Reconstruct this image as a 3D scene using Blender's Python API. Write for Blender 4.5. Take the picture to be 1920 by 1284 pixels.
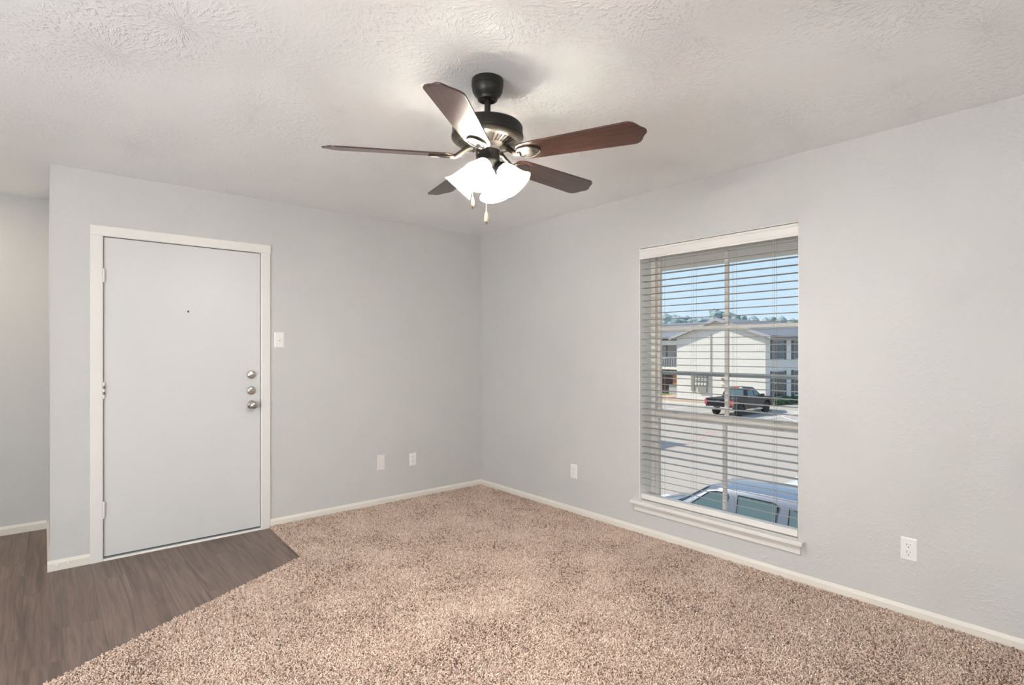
import bpy, bmesh, math, random
from mathutils import Matrix, Vector

for o in list(bpy.data.objects):
    bpy.data.objects.remove(o, do_unlink=True)
SC = bpy.context.scene
COL = SC.collection
rnd = random.Random(7)

# ------------------------------------------------------------------ camera
F_PX, CX, HY = 1030.0, 960.0, 656.5
YAW = math.atan(1210 / 1030.0)
cam_d = bpy.data.cameras.new('camera')
cam = bpy.data.objects.new('camera', cam_d)
COL.objects.link(cam)
cam_d.sensor_fit = 'HORIZONTAL'
cam_d.sensor_width = 36.0
cam_d.lens = 36.0 * F_PX / 1920.0
cam_d.shift_y = (HY - 642.0) / 1920.0
cam_d.clip_start = 0.05
cam_d.clip_end = 400
cam.location = (-3.257, -4.298, 1.324)
cam.rotation_euler = (math.radians(90), 0, -(math.pi / 2 - YAW))
SC.camera = cam

# ------------------------------------------------------------------ render look
SC.view_settings.view_transform = 'Standard'
SC.view_settings.look = 'None'
SC.view_settings.exposure = 0.25
SC.view_settings.gamma = 1.0
SC.view_settings.use_curve_mapping = False
SC.cycles.use_denoising = True
SC.cycles.max_bounces = 12
SC.cycles.diffuse_bounces = 7
SC.cycles.transparent_max_bounces = 24
SC.cycles.caustics_reflective = False
SC.cycles.caustics_refractive = False
SC.cycles.sample_clamp_indirect = 200.0

# ------------------------------------------------------------------ sky
world = bpy.data.worlds.new('sky')
SC.world = world
world.use_nodes = True
wn = world.node_tree
wn.nodes.clear()
wout = wn.nodes.new('ShaderNodeOutputWorld')
wbg = wn.nodes.new('ShaderNodeBackground')
wtc = wn.nodes.new('ShaderNodeTexCoord')
wsep = wn.nodes.new('ShaderNodeSeparateXYZ')
wr = wn.nodes.new('ShaderNodeValToRGB')
wr.color_ramp.elements[0].position = 0.0
wr.color_ramp.elements[0].color = (0.66, 0.80, 0.93, 1)
wr.color_ramp.elements[1].position = 0.75
wr.color_ramp.elements[1].color = (0.30, 0.50, 0.86, 1)
e = wr.color_ramp.elements.new(0.16)
e.color = (0.56, 0.75, 0.93, 1)
wn.links.new(wtc.outputs['Generated'], wsep.inputs[0])
wn.links.new(wsep.outputs['Z'], wr.inputs[0])
wn.links.new(wr.outputs[0], wbg.inputs[0])
wbg.inputs[1].default_value = 1.0
wn.links.new(wbg.outputs[0], wout.inputs[0])


def light(name, kind, loc, energy, color=(1, 1, 1), size=None, size_y=None, target=None, **kw):
    d = bpy.data.lights.new(name, kind)
    o = bpy.data.objects.new(name, d)
    COL.objects.link(o)
    o.location = loc
    d.energy = energy
    d.color = color
    if kind == 'AREA':
        d.shape = 'RECTANGLE'
        d.size = size
        d.size_y = size_y or size
    for k, v in kw.items():
        setattr(d, k, v)
    if target is not None:
        o.rotation_euler = (Vector(target) - Vector(loc)).to_track_quat('-Z', 'Y').to_euler()
    return o


SUN_SHADOW = Vector((0.55, -0.75, -1.0))       # the way sunlight travels
sun = light('sun', 'SUN', (0, 0, 30), 4.2, (1.0, 0.91, 0.78), angle=0.009)
sun.rotation_euler = SUN_SHADOW.to_track_quat('-Z', 'Y').to_euler()
# added fill light before the closed rear wall, behind the camera
light('rear_fill', 'AREA', (-3.3, -6.45, 1.25), 30, (0.92, 0.97, 1.0), 3.4, 2.1, target=(-2.3, 0, 1.45))
# added fill light from the left, out of view
light('left_fill', 'AREA', (-5.6, -3.0, 1.2), 150, (0.93, 0.975, 1.0), 2.6, 2.0, target=(0, -0.8, 1.6))
# hall lamp round the corner in the alcove
light('alcove_lamp', 'AREA', (-4.2, 0.78, 2.42), 12, (1.0, 0.87, 0.70), 0.3, 0.3, target=(-4.2, 0.7801, 0))

# ------------------------------------------------------------------ helpers


class MB:
    """collects shapes into one mesh"""

    def __init__(self):
        self.v = []
        self.f = []
        self.m = Matrix.Identity(4)

    def add(self, vs, fs):
        b = len(self.v)
        self.v += [tuple(self.m @ Vector(p)) for p in vs]
        self.f += [tuple(b + i for i in f) for f in fs]
        return self

    def box(self, x0, x1, y0, y1, z0, z1):
        x0, x1 = min(x0, x1), max(x0, x1)
        y0, y1 = min(y0, y1), max(y0, y1)
        z0, z1 = min(z0, z1), max(z0, z1)
        v = [(x0, y0, z0), (x1, y0, z0), (x1, y1, z0), (x0, y1, z0), (x0, y0, z1), (x1, y0, z1), (x1, y1, z1), (x0, y1, z1)]
        return self.add(v, [(0, 3, 2, 1), (4, 5, 6, 7), (0, 1, 5, 4), (1, 2, 6, 5), (2, 3, 7, 6), (3, 0, 4, 7)])

    def lathe(self, prof, n=32, cap0=True, cap1=True):
        """profile of (radius, z) about local z"""
        vs, fs = [], []
        for r, z in prof:
            for i in range(n):
                a = 2 * math.pi * i / n
                vs.append((r * math.cos(a), r * math.sin(a), z))
        for k in range(len(prof) - 1):
            for i in range(n):
                j = (i + 1) % n
                fs.append((k * n + i, k * n + j, (k + 1) * n + j, (k + 1) * n + i))
        if cap0:
            fs.append(tuple(reversed(range(n))))
        if cap1:
            fs.append(tuple(range((len(prof) - 1) * n, len(prof) * n)))
        return self.add(vs, fs)

    def tube(self, pts, r, n=8, cap=True):
        pts = [Vector(p) for p in pts]
        rs = r if isinstance(r, (list, tuple)) else [r] * len(pts)
        vs, fs = [], []
        up = None
        for k, p in enumerate(pts):
            t = (pts[min(k + 1, len(pts) - 1)] - pts[max(k - 1, 0)]).normalized()
            if up is None:
                up = Vector((0, 0, 1)) if abs(t.z) < 0.9 else Vector((1, 0, 0))
            s = t.cross(up).normalized()
            up = s.cross(t).normalized()
            for i in range(n):
                a = 2 * math.pi * i / n
                vs.append(tuple(p + (s * math.cos(a) + up * math.sin(a)) * rs[k]))
        for k in range(len(pts) - 1):
            for i in range(n):
                j = (i + 1) % n
                fs.append((k * n + i, k * n + j, (k + 1) * n + j, (k + 1) * n + i))
        if cap:
            fs.append(tuple(reversed(range(n))))
            fs.append(tuple(range((len(pts) - 1) * n, len(pts) * n)))
        return self.add(vs, fs)

    def prism(self, poly, a, b, axis='z'):
        """poly is a 2D outline; extruded from a to b along axis (x: poly=(y,z), y: poly=(x,z), z: poly=(x,y))"""
        def P(u, w, t):
            return {'x': (t, u, w), 'y': (u, t, w), 'z': (u, w, t)}[axis]
        n = len(poly)
        vs = [P(u, w, a) for u, w in poly] + [P(u, w, b) for u, w in poly]
        fs = [tuple(range(n)), tuple(range(n, 2 * n))] + [(i, (i + 1) % n, n + (i + 1) % n, n + i) for i in range(n)]
        return self.add(vs, fs)

    def at(self, m):
        self.m = m
        return self

    def build(self, name, mat, parent=None, smooth=None, bevel=None, seg=2):
        me = bpy.data.meshes.new(name)
        me.from_pydata(self.v, [], self.f)
        bm = bmesh.new()
        bm.from_mesh(me)
        bmesh.ops.recalc_face_normals(bm, faces=bm.faces)
        bm.to_mesh(me)
        bm.free()
        for mm in (mat if isinstance(mat, (list, tuple)) else [mat]):
            me.materials.append(mm)
        o = bpy.data.objects.new(name, me)
        COL.objects.link(o)
        if parent is not None:
            o.parent = parent
        if smooth is not None:
            me.polygons.foreach_set('use_smooth', [True] * len(me.polygons))
            me.set_sharp_from_angle(angle=math.radians(smooth))
        if bevel:
            b = o.modifiers.new('bevel', 'BEVEL')
            b.width = bevel
            b.segments = seg
            b.limit_method = 'ANGLE'
            b.angle_limit = math.radians(40)
        return o


def tag(o, label=None, cat=None, group=None, kind=None):
    for k, v in (('label', label), ('category', cat), ('group', group), ('kind', kind)):
        if v:
            o[k] = v
    return o


def empty(name, loc, label, cat, group=None, rz=0):
    o = bpy.data.objects.new(name, None)
    COL.objects.link(o)
    o.location = loc
    o.rotation_euler = (0, 0, rz)
    o.empty_display_size = 0.1
    return tag(o, label, cat, group)


def copy_tree(o, parent=None):
    c = o.copy()
    COL.objects.link(c)
    if parent is not None:
        c.parent = parent
    for ch in list(o.children):
        copy_tree(ch, c)
    return c


def T(x, y, z):
    return Matrix.Translation((x, y, z))


def R(deg, ax):
    return Matrix.Rotation(math.radians(deg), 4, ax)


def lin(r, g, b):
    def c(u):
        u /= 255.0
        return u / 12.92 if u <= 0.04045 else ((u + 0.055) / 1.055) ** 2.4
    return (c(r), c(g), c(b), 1)


# ------------------------------------------------------------------ materials


def mat(name, color=(0.5, 0.5, 0.5, 1), rough=0.5, metal=0.0, coat=0.0, spec=0.5, noise=0.0, nscale=20.0, bump=0.0, bscale=200.0):
    m = bpy.data.materials.new(name)
    m.use_nodes = True
    nt = m.node_tree
    p = nt.nodes['Principled BSDF']
    p.inputs['Base Color'].default_value = color
    p.inputs['Roughness'].default_value = rough
    p.inputs['Metallic'].default_value = metal
    p.inputs['Coat Weight'].default_value = coat
    p.inputs['Specular IOR Level'].default_value = spec
    tc = nt.nodes.new('ShaderNodeTexCoord')
    if noise:
        n = nt.nodes.new('ShaderNodeTexNoise')
        n.inputs['Scale'].default_value = nscale
        n.inputs['Detail'].default_value = 4
        mx = nt.nodes.new('ShaderNodeMix')
        mx.data_type = 'RGBA'
        mx.inputs[6].default_value = tuple(c * (1 - noise) for c in color[:3]) + (1,)
        mx.inputs[7].default_value = tuple(min(1, c * (1 + noise)) for c in color[:3]) + (1,)
        nt.links.new(tc.outputs['Object'], n.inputs['Vector'])
        nt.links.new(n.outputs['Fac'], mx.inputs[0])
        nt.links.new(mx.outputs[2], p.inputs['Base Color'])
    if bump:
        n2 = nt.nodes.new('ShaderNodeTexNoise')
        n2.inputs['Scale'].default_value = bscale
        n2.inputs['Detail'].default_value = 3
        b = nt.nodes.new('ShaderNodeBump')
        b.inputs['Strength'].default_value = bump
        b.inputs['Distance'].default_value = 0.002
        nt.links.new(tc.outputs['Object'], n2.inputs['Vector'])
        nt.links.new(n2.outputs['Fac'], b.inputs['Height'])
        nt.links.new(b.outputs[0], p.inputs['Normal'])
    return m


def plaster(name, color, u, w, strength, dist, rough=0.55, scale=2.6):
    """hand-stomped drywall texture: radial brush marks around scattered centres"""
    m = mat(name, color, rough)
    nt = m.node_tree
    N, L = nt.nodes.new, nt.links.new
    p = nt.nodes['Principled BSDF']
    tc = N('ShaderNodeTexCoord')
    sep = N('ShaderNodeSeparateXYZ')
    L(tc.outputs['Object'], sep.inputs[0])
    cmb = N('ShaderNodeCombineXYZ')
    L(sep.outputs[u], cmb.inputs[0])
    L(sep.outputs[w], cmb.inputs[1])
    sc = N('ShaderNodeVectorMath')
    sc.operation = 'SCALE'
    sc.inputs['Scale'].default_value = scale
    L(cmb.outputs[0], sc.inputs[0])
    vo = N('ShaderNodeTexVoronoi')
    vo.voronoi_dimensions = '2D'
    vo.inputs['Scale'].default_value = 1.0
    L(sc.outputs[0], vo.inputs['Vector'])
    d = N('ShaderNodeVectorMath')
    d.operation = 'SUBTRACT'
    L(sc.outputs[0], d.inputs[0])
    L(vo.outputs['Position'], d.inputs[1])
    nrm = N('ShaderNodeVectorMath')
    nrm.operation = 'NORMALIZE'
    L(d.outputs[0], nrm.inputs[0])
    s9 = N('ShaderNodeVectorMath')
    s9.operation = 'SCALE'
    s9.inputs['Scale'].default_value = 7.0
    L(nrm.outputs[0], s9.inputs[0])
    off = N('ShaderNodeVectorMath')
    off.operation = 'SCALE'
    off.inputs['Scale'].default_value = 3.7
    L(vo.outputs['Position'], off.inputs[0])
    a1 = N('ShaderNodeVectorMath')
    a1.operation = 'ADD'
    L(s9.outputs[0], a1.inputs[0])
    L(off.outputs[0], a1.inputs[1])
    rz = N('ShaderNodeMath')
    rz.operation = 'MULTIPLY'
    rz.inputs[1].default_value = 9.0
    L(vo.outputs['Distance'], rz.inputs[0])
    cz = N('ShaderNodeCombineXYZ')
    L(rz.outputs[0], cz.inputs[2])
    a2 = N('ShaderNodeVectorMath')
    a2.operation = 'ADD'
    L(a1.outputs[0], a2.inputs[0])
    L(cz.outputs[0], a2.inputs[1])
    n1 = N('ShaderNodeTexNoise')
    n1.inputs['Scale'].default_value = 1.6
    n1.inputs['Detail'].default_value = 3.0
    n1.inputs['Roughness'].default_value = 0.6
    L(a2.outputs[0], n1.inputs['Vector'])
    r1 = N('ShaderNodeMapRange')
    r1.interpolation_type = 'SMOOTHSTEP'
    r1.inputs[1].default_value = 0.48
    r1.inputs[2].default_value = 0.66
    L(n1.outputs['Fac'], r1.inputs[0])
    n3 = N('ShaderNodeTexNoise')
    n3.inputs['Scale'].default_value = 1.7
    n3.inputs['Detail'].default_value = 2.0
    L(cmb.outputs[0], n3.inputs['Vector'])
    mk = N('ShaderNodeMapRange')
    mk.inputs[1].default_value = 0.40
    mk.inputs[2].default_value = 0.60
    mk.inputs[3].default_value = 0.12
    mk.inputs[4].default_value = 1.0
    L(n3.outputs['Fac'], mk.inputs[0])
    mu = N('ShaderNodeMath')
    mu.operation = 'MULTIPLY'
    L(r1.outputs[0], mu.inputs[0])
    L(mk.outputs[0], mu.inputs[1])
    n2 = N('ShaderNodeTexNoise')
    n2.inputs['Scale'].default_value = 85.0
    n2.inputs['Detail'].default_value = 3.0
    L(cmb.outputs[0], n2.inputs['Vector'])
    ad = N('ShaderNodeMath')
    ad.operation = 'MULTIPLY_ADD'
    ad.inputs[1].default_value = 0.35
    L(n2.outputs['Fac'], ad.inputs[0])
    L(mu.outputs[0], ad.inputs[2])
    b = N('ShaderNodeBump')
    b.inputs['Strength'].default_value = strength
    b.inputs['Distance'].default_value = dist
    L(ad.outputs[0], b.inputs['Height'])
    L(b.outputs[0], p.inputs['Normal'])
    return m


WALL = (0.565, 0.556, 0.540, 1)
M = {}
M['wall_x'] = plaster('wall_paint_back', WALL, 'X', 'Z', 0.35, 0.003)
M['wall_y'] = plaster('wall_paint_right', WALL, 'Y', 'Z', 0.42, 0.003)
M['ceiling'] = plaster('ceiling_paint', (0.875, 0.885, 0.89, 1), 'X', 'Y', 0.6, 0.004, 0.5)
M['trim'] = mat('trim_paint', (0.74, 0.70, 0.63, 1), 0.35)
M['casing'] = mat('casing_paint', (0.76, 0.74, 0.70, 1), 0.35)
M['door'] = mat('door_paint', (0.645, 0.64, 0.625, 1), 0.38, bump=0.05, bscale=60)
M['dark'] = mat('dark_void', (0.01, 0.01, 0.012, 1), 0.9)
M['nickel'] = mat('satin_nickel', (0.62, 0.59, 0.55, 1), 0.24, 1.0)
M['alu'] = mat('grey_aluminium', (0.42, 0.47, 0.50, 1), 0.4, 0.6)
M['steel'] = mat('worn_hinge_steel', (0.20, 0.18, 0.16, 1), 0.45, 0.8)
M['plate'] = mat('white_plastic', (0.80, 0.79, 0.76, 1), 0.3)
M['ivory'] = mat('ivory_plastic', (0.76, 0.71, 0.68, 1), 0.4)
M['slot'] = mat('slot_black', (0.02, 0.018, 0.015, 1), 0.6)
M['bronze'] = mat('dark_bronze', (0.022, 0.020, 0.017, 1), 0.42, 0.3, spec=0.5)
M['bronze_gloss'] = mat('iron_bronze', (0.06, 0.052, 0.042, 1), 0.3, 0.55)
M['slat'] = mat('blind_slat_backlit', (0.36, 0.345, 0.325, 1), 0.45)  # white slats greyed: their backlit darkness is put into the colour
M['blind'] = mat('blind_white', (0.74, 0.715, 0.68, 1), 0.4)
M['cord'] = mat('blind_cord', (0.42, 0.40, 0.37, 1), 0.8)
M['vinyl'] = mat('window_vinyl', (0.70, 0.66, 0.60, 1), 0.4)
M['fob'] = mat('pale_wood', (0.58, 0.47, 0.36, 1), 0.45)
M['fob_tip'] = mat('fob_tip_brass', (0.16, 0.12, 0.08, 1), 0.4, 0.7)
M['chain'] = mat('chain_steel', (0.5, 0.5, 0.5, 1), 0.3, 1.0)


def blade_wood():
    m = mat('mahogany_blade', (0.05, 0.02, 0.014, 1), 0.3, coat=0.25)
    nt = m.node_tree
    N, L = nt.nodes.new, nt.links.new
    tc = N('ShaderNodeTexCoord')
    mp = N('ShaderNodeMapping')
    mp.inputs['Scale'].default_value = (3, 60, 10)
    n = N('ShaderNodeTexNoise')
    n.inputs['Scale'].default_value = 2.0
    n.inputs['Detail'].default_value = 5
    r = N('ShaderNodeValToRGB')
    r.color_ramp.elements[0].position = 0.35
    r.color_ramp.elements[0].color = (0.030, 0.013, 0.010, 1)
    r.color_ramp.elements[1].position = 0.68
    r.color_ramp.elements[1].color = (0.085, 0.032, 0.021, 1)
    L(tc.outputs['Object'], mp.inputs[0])
    L(mp.outputs[0], n.inputs['Vector'])
    L(n.outputs['Fac'], r.inputs[0])
    L(r.outputs[0], nt.nodes['Principled BSDF'].inputs['Base Color'])
    return m


M['blade'] = blade_wood()


def emit(name, color, s):
    m = bpy.data.materials.new(name)
    m.use_nodes = True
    nt = m.node_tree
    nt.nodes.clear()
    o = nt.nodes.new('ShaderNodeOutputMaterial')
    em = nt.nodes.new('ShaderNodeEmission')
    em.inputs[0].default_value = color
    em.inputs[1].default_value = s
    nt.links.new(em.outputs[0], o.inputs[0])
    return m


BULB = 920.0
M['bulb'] = emit('lit_bulb', (1.0, 0.975, 0.945, 1), BULB)


def frosted():
    m = bpy.data.materials.new('frosted_glass_shade')
    m.use_nodes = True
    nt = m.node_tree
    nt.nodes.clear()
    N, L = nt.nodes.new, nt.links.new
    o = N('ShaderNodeOutputMaterial')
    t = N('ShaderNodeBsdfTranslucent')
    t.inputs[0].default_value = (0.48, 0.465, 0.44, 1)
    d = N('ShaderNodeBsdfDiffuse')
    d.inputs[0].default_value = (0.76, 0.74, 0.70, 1)
    g = N('ShaderNodeBsdfGlossy')
    g.inputs['Roughness'].default_value = 0.2
    m1 = N('ShaderNodeMixShader')
    m1.inputs[0].default_value = 0.30
    L(t.outputs[0], m1.inputs[1])
    L(d.outputs[0], m1.inputs[2])
    m2 = N('ShaderNodeMixShader')
    m2.inputs[0].default_value = 0.05
    L(m1.outputs[0], m2.inputs[1])
    L(g.outputs[0], m2.inputs[2])
    L(m2.outputs[0], o.inputs[0])
    return m


M['shade'] = frosted()


def glass(name, tint, refl, rough=0.0):
    m = bpy.data.materials.new(name)
    m.use_nodes = True
    nt = m.node_tree
    nt.nodes.clear()
    N, L = nt.nodes.new, nt.links.new
    o = N('ShaderNodeOutputMaterial')
    t = N('ShaderNodeBsdfTransparent')
    t.inputs[0].default_value = tint
    g = N('ShaderNodeBsdfGlossy')
    g.inputs['Roughness'].default_value = rough
    mx = N('ShaderNodeMixShader')
    mx.inputs[0].default_value = refl
    L(t.outputs[0], mx.inputs[1])
    L(g.outputs[0], mx.inputs[2])
    L(mx.outputs[0], o.inputs[0])
    return m


M['pane'] = glass('window_glass', (0.95, 0.97, 0.97, 1), 0.03)


def vinyl_plank():
    m = mat('vinyl_plank', (0.2, 0.15, 0.12, 1), 0.42)
    nt = m.node_tree
    N, L = nt.nodes.new, nt.links.new
    p = nt.nodes['Principled BSDF']
    tc = N('ShaderNodeTexCoord')
    sep = N('ShaderNodeSeparateXYZ')
    L(tc.outputs['Object'], sep.inputs[0])
    c = N('ShaderNodeCombineXYZ')
    L(sep.outputs['Y'], c.inputs[0])
    L(sep.outputs['X'], c.inputs[1])
    br = N('ShaderNodeTexBrick')
    br.offset = 0.37
    br.inputs['Scale'].default_value = 1.0
    br.inputs['Brick Width'].default_value = 0.92
    br.inputs['Row Height'].default_value = 0.152
    br.inputs['Mortar Size'].default_value = 0.0012
    br.inputs['Mortar Smooth'].default_value = 0.2
    br.inputs['Bias'].default_value = 0.0
    br.inputs['Color1'].default_value = (0.148, 0.101, 0.079, 1)
    br.inputs['Color2'].default_value = (0.178, 0.124, 0.098, 1)
    br.inputs['Mortar'].default_value = (0.095, 0.066, 0.052, 1)
    L(c.outputs[0], br.inputs['Vector'])
    mp = N('ShaderNodeMapping')
    mp.inputs['Scale'].default_value = (24, 1.1, 1)
    L(tc.outputs['Object'], mp.inputs[0])
    # shift grain per plank
    sh = N('ShaderNodeVectorMath')
    sh.operation = 'MULTIPLY_ADD'
    sh.inputs[1].default_value = (40, 90, 30)
    L(br.outputs['Color'], sh.inputs[0])
    L(mp.outputs[0], sh.inputs[2])
    n = N('ShaderNodeTexNoise')
    n.inputs['Scale'].default_value = 1.3
    n.inputs['Detail'].default_value = 6
    n.inputs['Roughness'].default_value = 0.62
    n.inputs['Distortion'].default_value = 1.3
    L(sh.outputs[0], n.inputs['Vector'])
    r = N('ShaderNodeMapRange')
    r.inputs[1].default_value = 0.32
    r.inputs[2].default_value = 0.68
    r.inputs[3].default_value = 0.58
    r.inputs[4].default_value = 1.34
    L(n.outputs['Fac'], r.inputs[0])
    mu = N('ShaderNodeVectorMath')
    mu.operation = 'SCALE'
    L(br.outputs['Color'], mu.inputs[0])
    L(r.outputs[0], mu.inputs['Scale'])
    L(mu.outputs[0], p.inputs['Base Color'])
    b = N('ShaderNodeBump')
    b.inputs['Strength'].default_value = 0.15
    b.inputs['Distance'].default_value = 0.001
    L(n.outputs['Fac'], b.inputs['Height'])
    L(b.outputs[0], p.inputs['Normal'])
    return m


M['plank'] = vinyl_plank()


def carpet_mat():
    m = mat('carpet_yarn', (0.4, 0.3, 0.24, 1), 0.95, spec=0.1)
    nt = m.node_tree
    N, L = nt.nodes.new, nt.links.new
    p = nt.nodes['Principled BSDF']
    at = N('ShaderNodeAttribute')
    at.attribute_type = 'INSTANCER'
    at.attribute_name = 'tint'
    r = N('ShaderNodeValToRGB')
    cr = r.color_ramp
    cr.elements[0].position = 0.0
    cr.elements[0].color = (0.20, 0.13, 0.098, 1)
    cr.elements[1].position = 1.0
    cr.elements[1].color = (0.85, 0.73, 0.63, 1)
    for pos, colr in ((0.14, (0.46, 0.33, 0.258, 1)), (0.4, (0.655, 0.495, 0.402, 1)), (0.75, (0.755, 0.595, 0.485, 1))):
        el = cr.elements.new(pos)
        el.color = colr
    L(at.outputs['Fac'], r.inputs[0])
    L(r.outputs[0], p.inputs['Base Color'])
    p.inputs['Sheen Weight'].default_value = 0.15
    return m


M['carpet'] = carpet_mat()
M['carpet_back'] = mat('carpet_backing', (0.56, 0.45, 0.38, 1), 1.0, spec=0.0, noise=0.4, nscale=160)

# ------------------------------------------------------------------ room shell
H = 2.44
XL, YB = -5.7, -6.6            # far left wall, rear wall (outside the picture)
XE = -3.232                    # end of the door wall
YA = 1.055                     # alcove wall
WT = 0.20


def struct(o):
    o['kind'] = 'structure'
    return o


struct(MB().box(XL - .2, 0.2, YB - .2, YA + .2, -0.25, 0.0).build('floor', M['plank']))
struct(MB().box(XL - .2, 0.22, YB - .2, YA + .2, H, H + 0.25).build('ceiling', M['ceiling']))
# right wall with the window opening
WY0, WY1, WZ0, WZ1 = -2.981, -1.885, 0.243, 2.056
b = MB()
b.box(0, WT, YB, WY0, 0, H).box(0, WT, WY1, YA + .2, 0, H).box(0, WT, WY0, WY1, 0, WZ0 - .075).box(0, WT, WY0, WY1, WZ1, H)
struct(b.build('wall_right', M['wall_y']))
# door wall with the door opening
DX0, DX1, DZ = -2.972, -2.043, 2.041
JX0, JX1 = DX0 - 0.004, DX1 + 0.004
b = MB()
b.box(JX1 + .02, 0.0, 0, 0.14, 0, H).box(XE, JX0 - .02, 0, 0.14, 0, H).box(JX0 - .02, JX1 + .02, 0, 0.14, DZ + .024, H)
struct(b.build('wall_back', M['wall_x']))
struct(MB().box(XE, XE + .12, 0.14, YA, 0, H).build('wall_return', M['wall_y']))
struct(MB().box(XL, XE + .12, YA, YA + .15, 0, H).build('wall_alcove', M['wall_x']))
struct(MB().box(XL - .15, XL, YB, YA + .15, 0, H).build('wall_left', M['wall_y']))
struct(MB().box(XL, 0.0, YB - .15, YB, 0, H).build('wall_rear', M['wall_x']))
# unseen black slab added behind the entrance door to keep light out
struct(MB().box(XE + .12, 0.0, 0.16, 0.30, 0, H).build('wall_added_door_backing', M['dark']))

# baseboards


def baseboard(name, p0, p1, nrm, z0=0.0, h=0.062, t=0.012):
    """board from p0 to p1 (2D) with its face pushed along nrm"""
    b = MB()
    p0, p1, nrm = Vector(p0), Vector(p1), Vector(nrm)
    prof = [(0, z0), (t, z0), (t, z0 + h * .72), (t * .8, z0 + h * .80), (t * .42, z0 + h * .97), (t * .3, z0 + h), (0, z0 + h)]
    n = len(prof)
    vs = []
    for p in (p0, p1):
        for o, z in prof:
            q = p + nrm * o
            vs.append((q.x, q.y, z))
    fs = [tuple(range(n)), tuple(range(n, 2 * n))] + [(i, (i + 1) % n, n + (i + 1) % n, n + i) for i in range(n)]
    b.add(vs, fs)
    return struct(b.build(name, M['trim']))


baseboard('baseboard_back', (-1.979, 0), (0, 0), (0, -1))
baseboard('baseboard_right', (0, 0), (0, YB), (-1, 0))
baseboard('baseboard_door', (XE - .012, 0), (-3.039, 0), (0, -1))
baseboard('baseboard_return', (XE, 0), (XE, YA), (-1, 0))
baseboard('baseboard_alcove', (XL, YA), (XE - .012, YA), (0, -1))
# two small screw plugs painted over on the entry baseboard
plug = MB()
for px_, r_ in ((-3.199, 0.011), (-3.146, 0.007)):
    plug.at(T(px_, -0.012, 0.033) @ R(90, 'X')).lathe([(r_, 0), (r_ * .95, 0.004), (r_ * .45, 0.0055), (r_ * .4, 0.003)], 16)
pl = plug.build('trim_1', M['casing'], smooth=40)
struct(pl)

# ------------------------------------------------------------------ entrance door
door = struct(MB().box(DX0, DX1, 0.003, 0.045, 0.024, DZ - 0.004).build('door_1', M['door']))
cas = MB()
cw = 0.066
for s, xa in ((0, JX0), (1, JX1)):
    x0, x1 = (xa - cw, xa) if s == 0 else (xa, xa + cw)
    prof = [(x0, 0), (x0, -.013), (x0 + .006, -.017), (x1 - .006, -.015), (x1, -.011), (x1, 0)]
    cas.prism([(u, w) for u, w in prof], 0.0, DZ + .0005, 'z')
cas.prism([(0, DZ), (-.011, DZ), (-.015, DZ + .006), (-.017, DZ + cw - .006), (-.013, DZ + cw), (0, DZ + cw)], JX0 - cw, JX1 + cw, 'x')
cas.build('casing', M['casing'], door)
jam = MB()
jam.box(JX0 - .02, JX0, 0, .14, 0, DZ + .02).box(JX1, JX1 + .02, 0, .14, 0, DZ + .02).box(JX0 - .02, JX1 + .02, 0, .14, DZ + .002, DZ + .024)
jam.build('jamb', M['casing'], door)
stop = MB()
stop.box(JX0, JX0 + .02, .047, .14, 0, DZ).box(JX1 - .02, JX1, .047, .14, 0, DZ).box(JX0, JX1, .047, .14, DZ - .02, DZ + .002)
stop.build('door_stop', M['slot'], door)
MB().prism([(0.0, 0.0), (0.0, 0.012), (-.006, 0.012), (-.012, 0.0)], JX0, JX1, 'x').build('threshold', M['trim'], door)
MB().box(JX0, JX1, .004, .14, 0.0, 0.006).build('threshold_gap_shade', M['slot'], door)  # black strip standing in for the shade under the door
MB().box(JX0, JX1, .012, .10, 0.006, 0.016).build('weather_strip', M['alu'], door)
for z0, z1, style in ((1.757, 1.832, 0), (1.025, 1.118, 1), (0.272, 0.370, 2)):
    hb = MB()
    n = 5
    for k in range(n):
        za, zb = z0 + (z1 - z0) * k / n, z0 + (z1 - z0) * (k + 1) / n
        hb.at(T(DX0 - .001, -.007, 0)).lathe([(.0066, za + .0006), (.0072, za + .002), (.0072, zb - .002), (.0066, zb - .0006)], 14)
    hb.at(T(DX0 - .001, -.007, 0)).lathe([(.0042, z0 - .006), (.005, z0 - .001), (.005, z1 + .001), (.0042, z1 + .005)], 12)
    hb.at(Matrix.Identity(4)).box(DX0 - .013, DX0 + .004, -.003, .003, z0, z1)
    h = hb.build('hinge', M['casing'], door, smooth=40)
    if style == 1:
        hm = MB()
        for k in (1, 3):
            za, zb = z0 + (z1 - z0) * k / n, z0 + (z1 - z0) * (k + 1) / n
            hm.at(T(DX0 - .001, -.007, 0)).lathe([(.0074, za), (.0075, za + .002), (.0075, zb - .002), (.0074, zb)], 14)
        tag(hm.build('bare_knuckle', M['steel'], h, smooth=40), 'bare worn metal knuckle')
OUT = R(90, 'X')                 # local +z to world -y


def on_door(x, z):
    return T(x, 0.003, z) @ OUT


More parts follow.
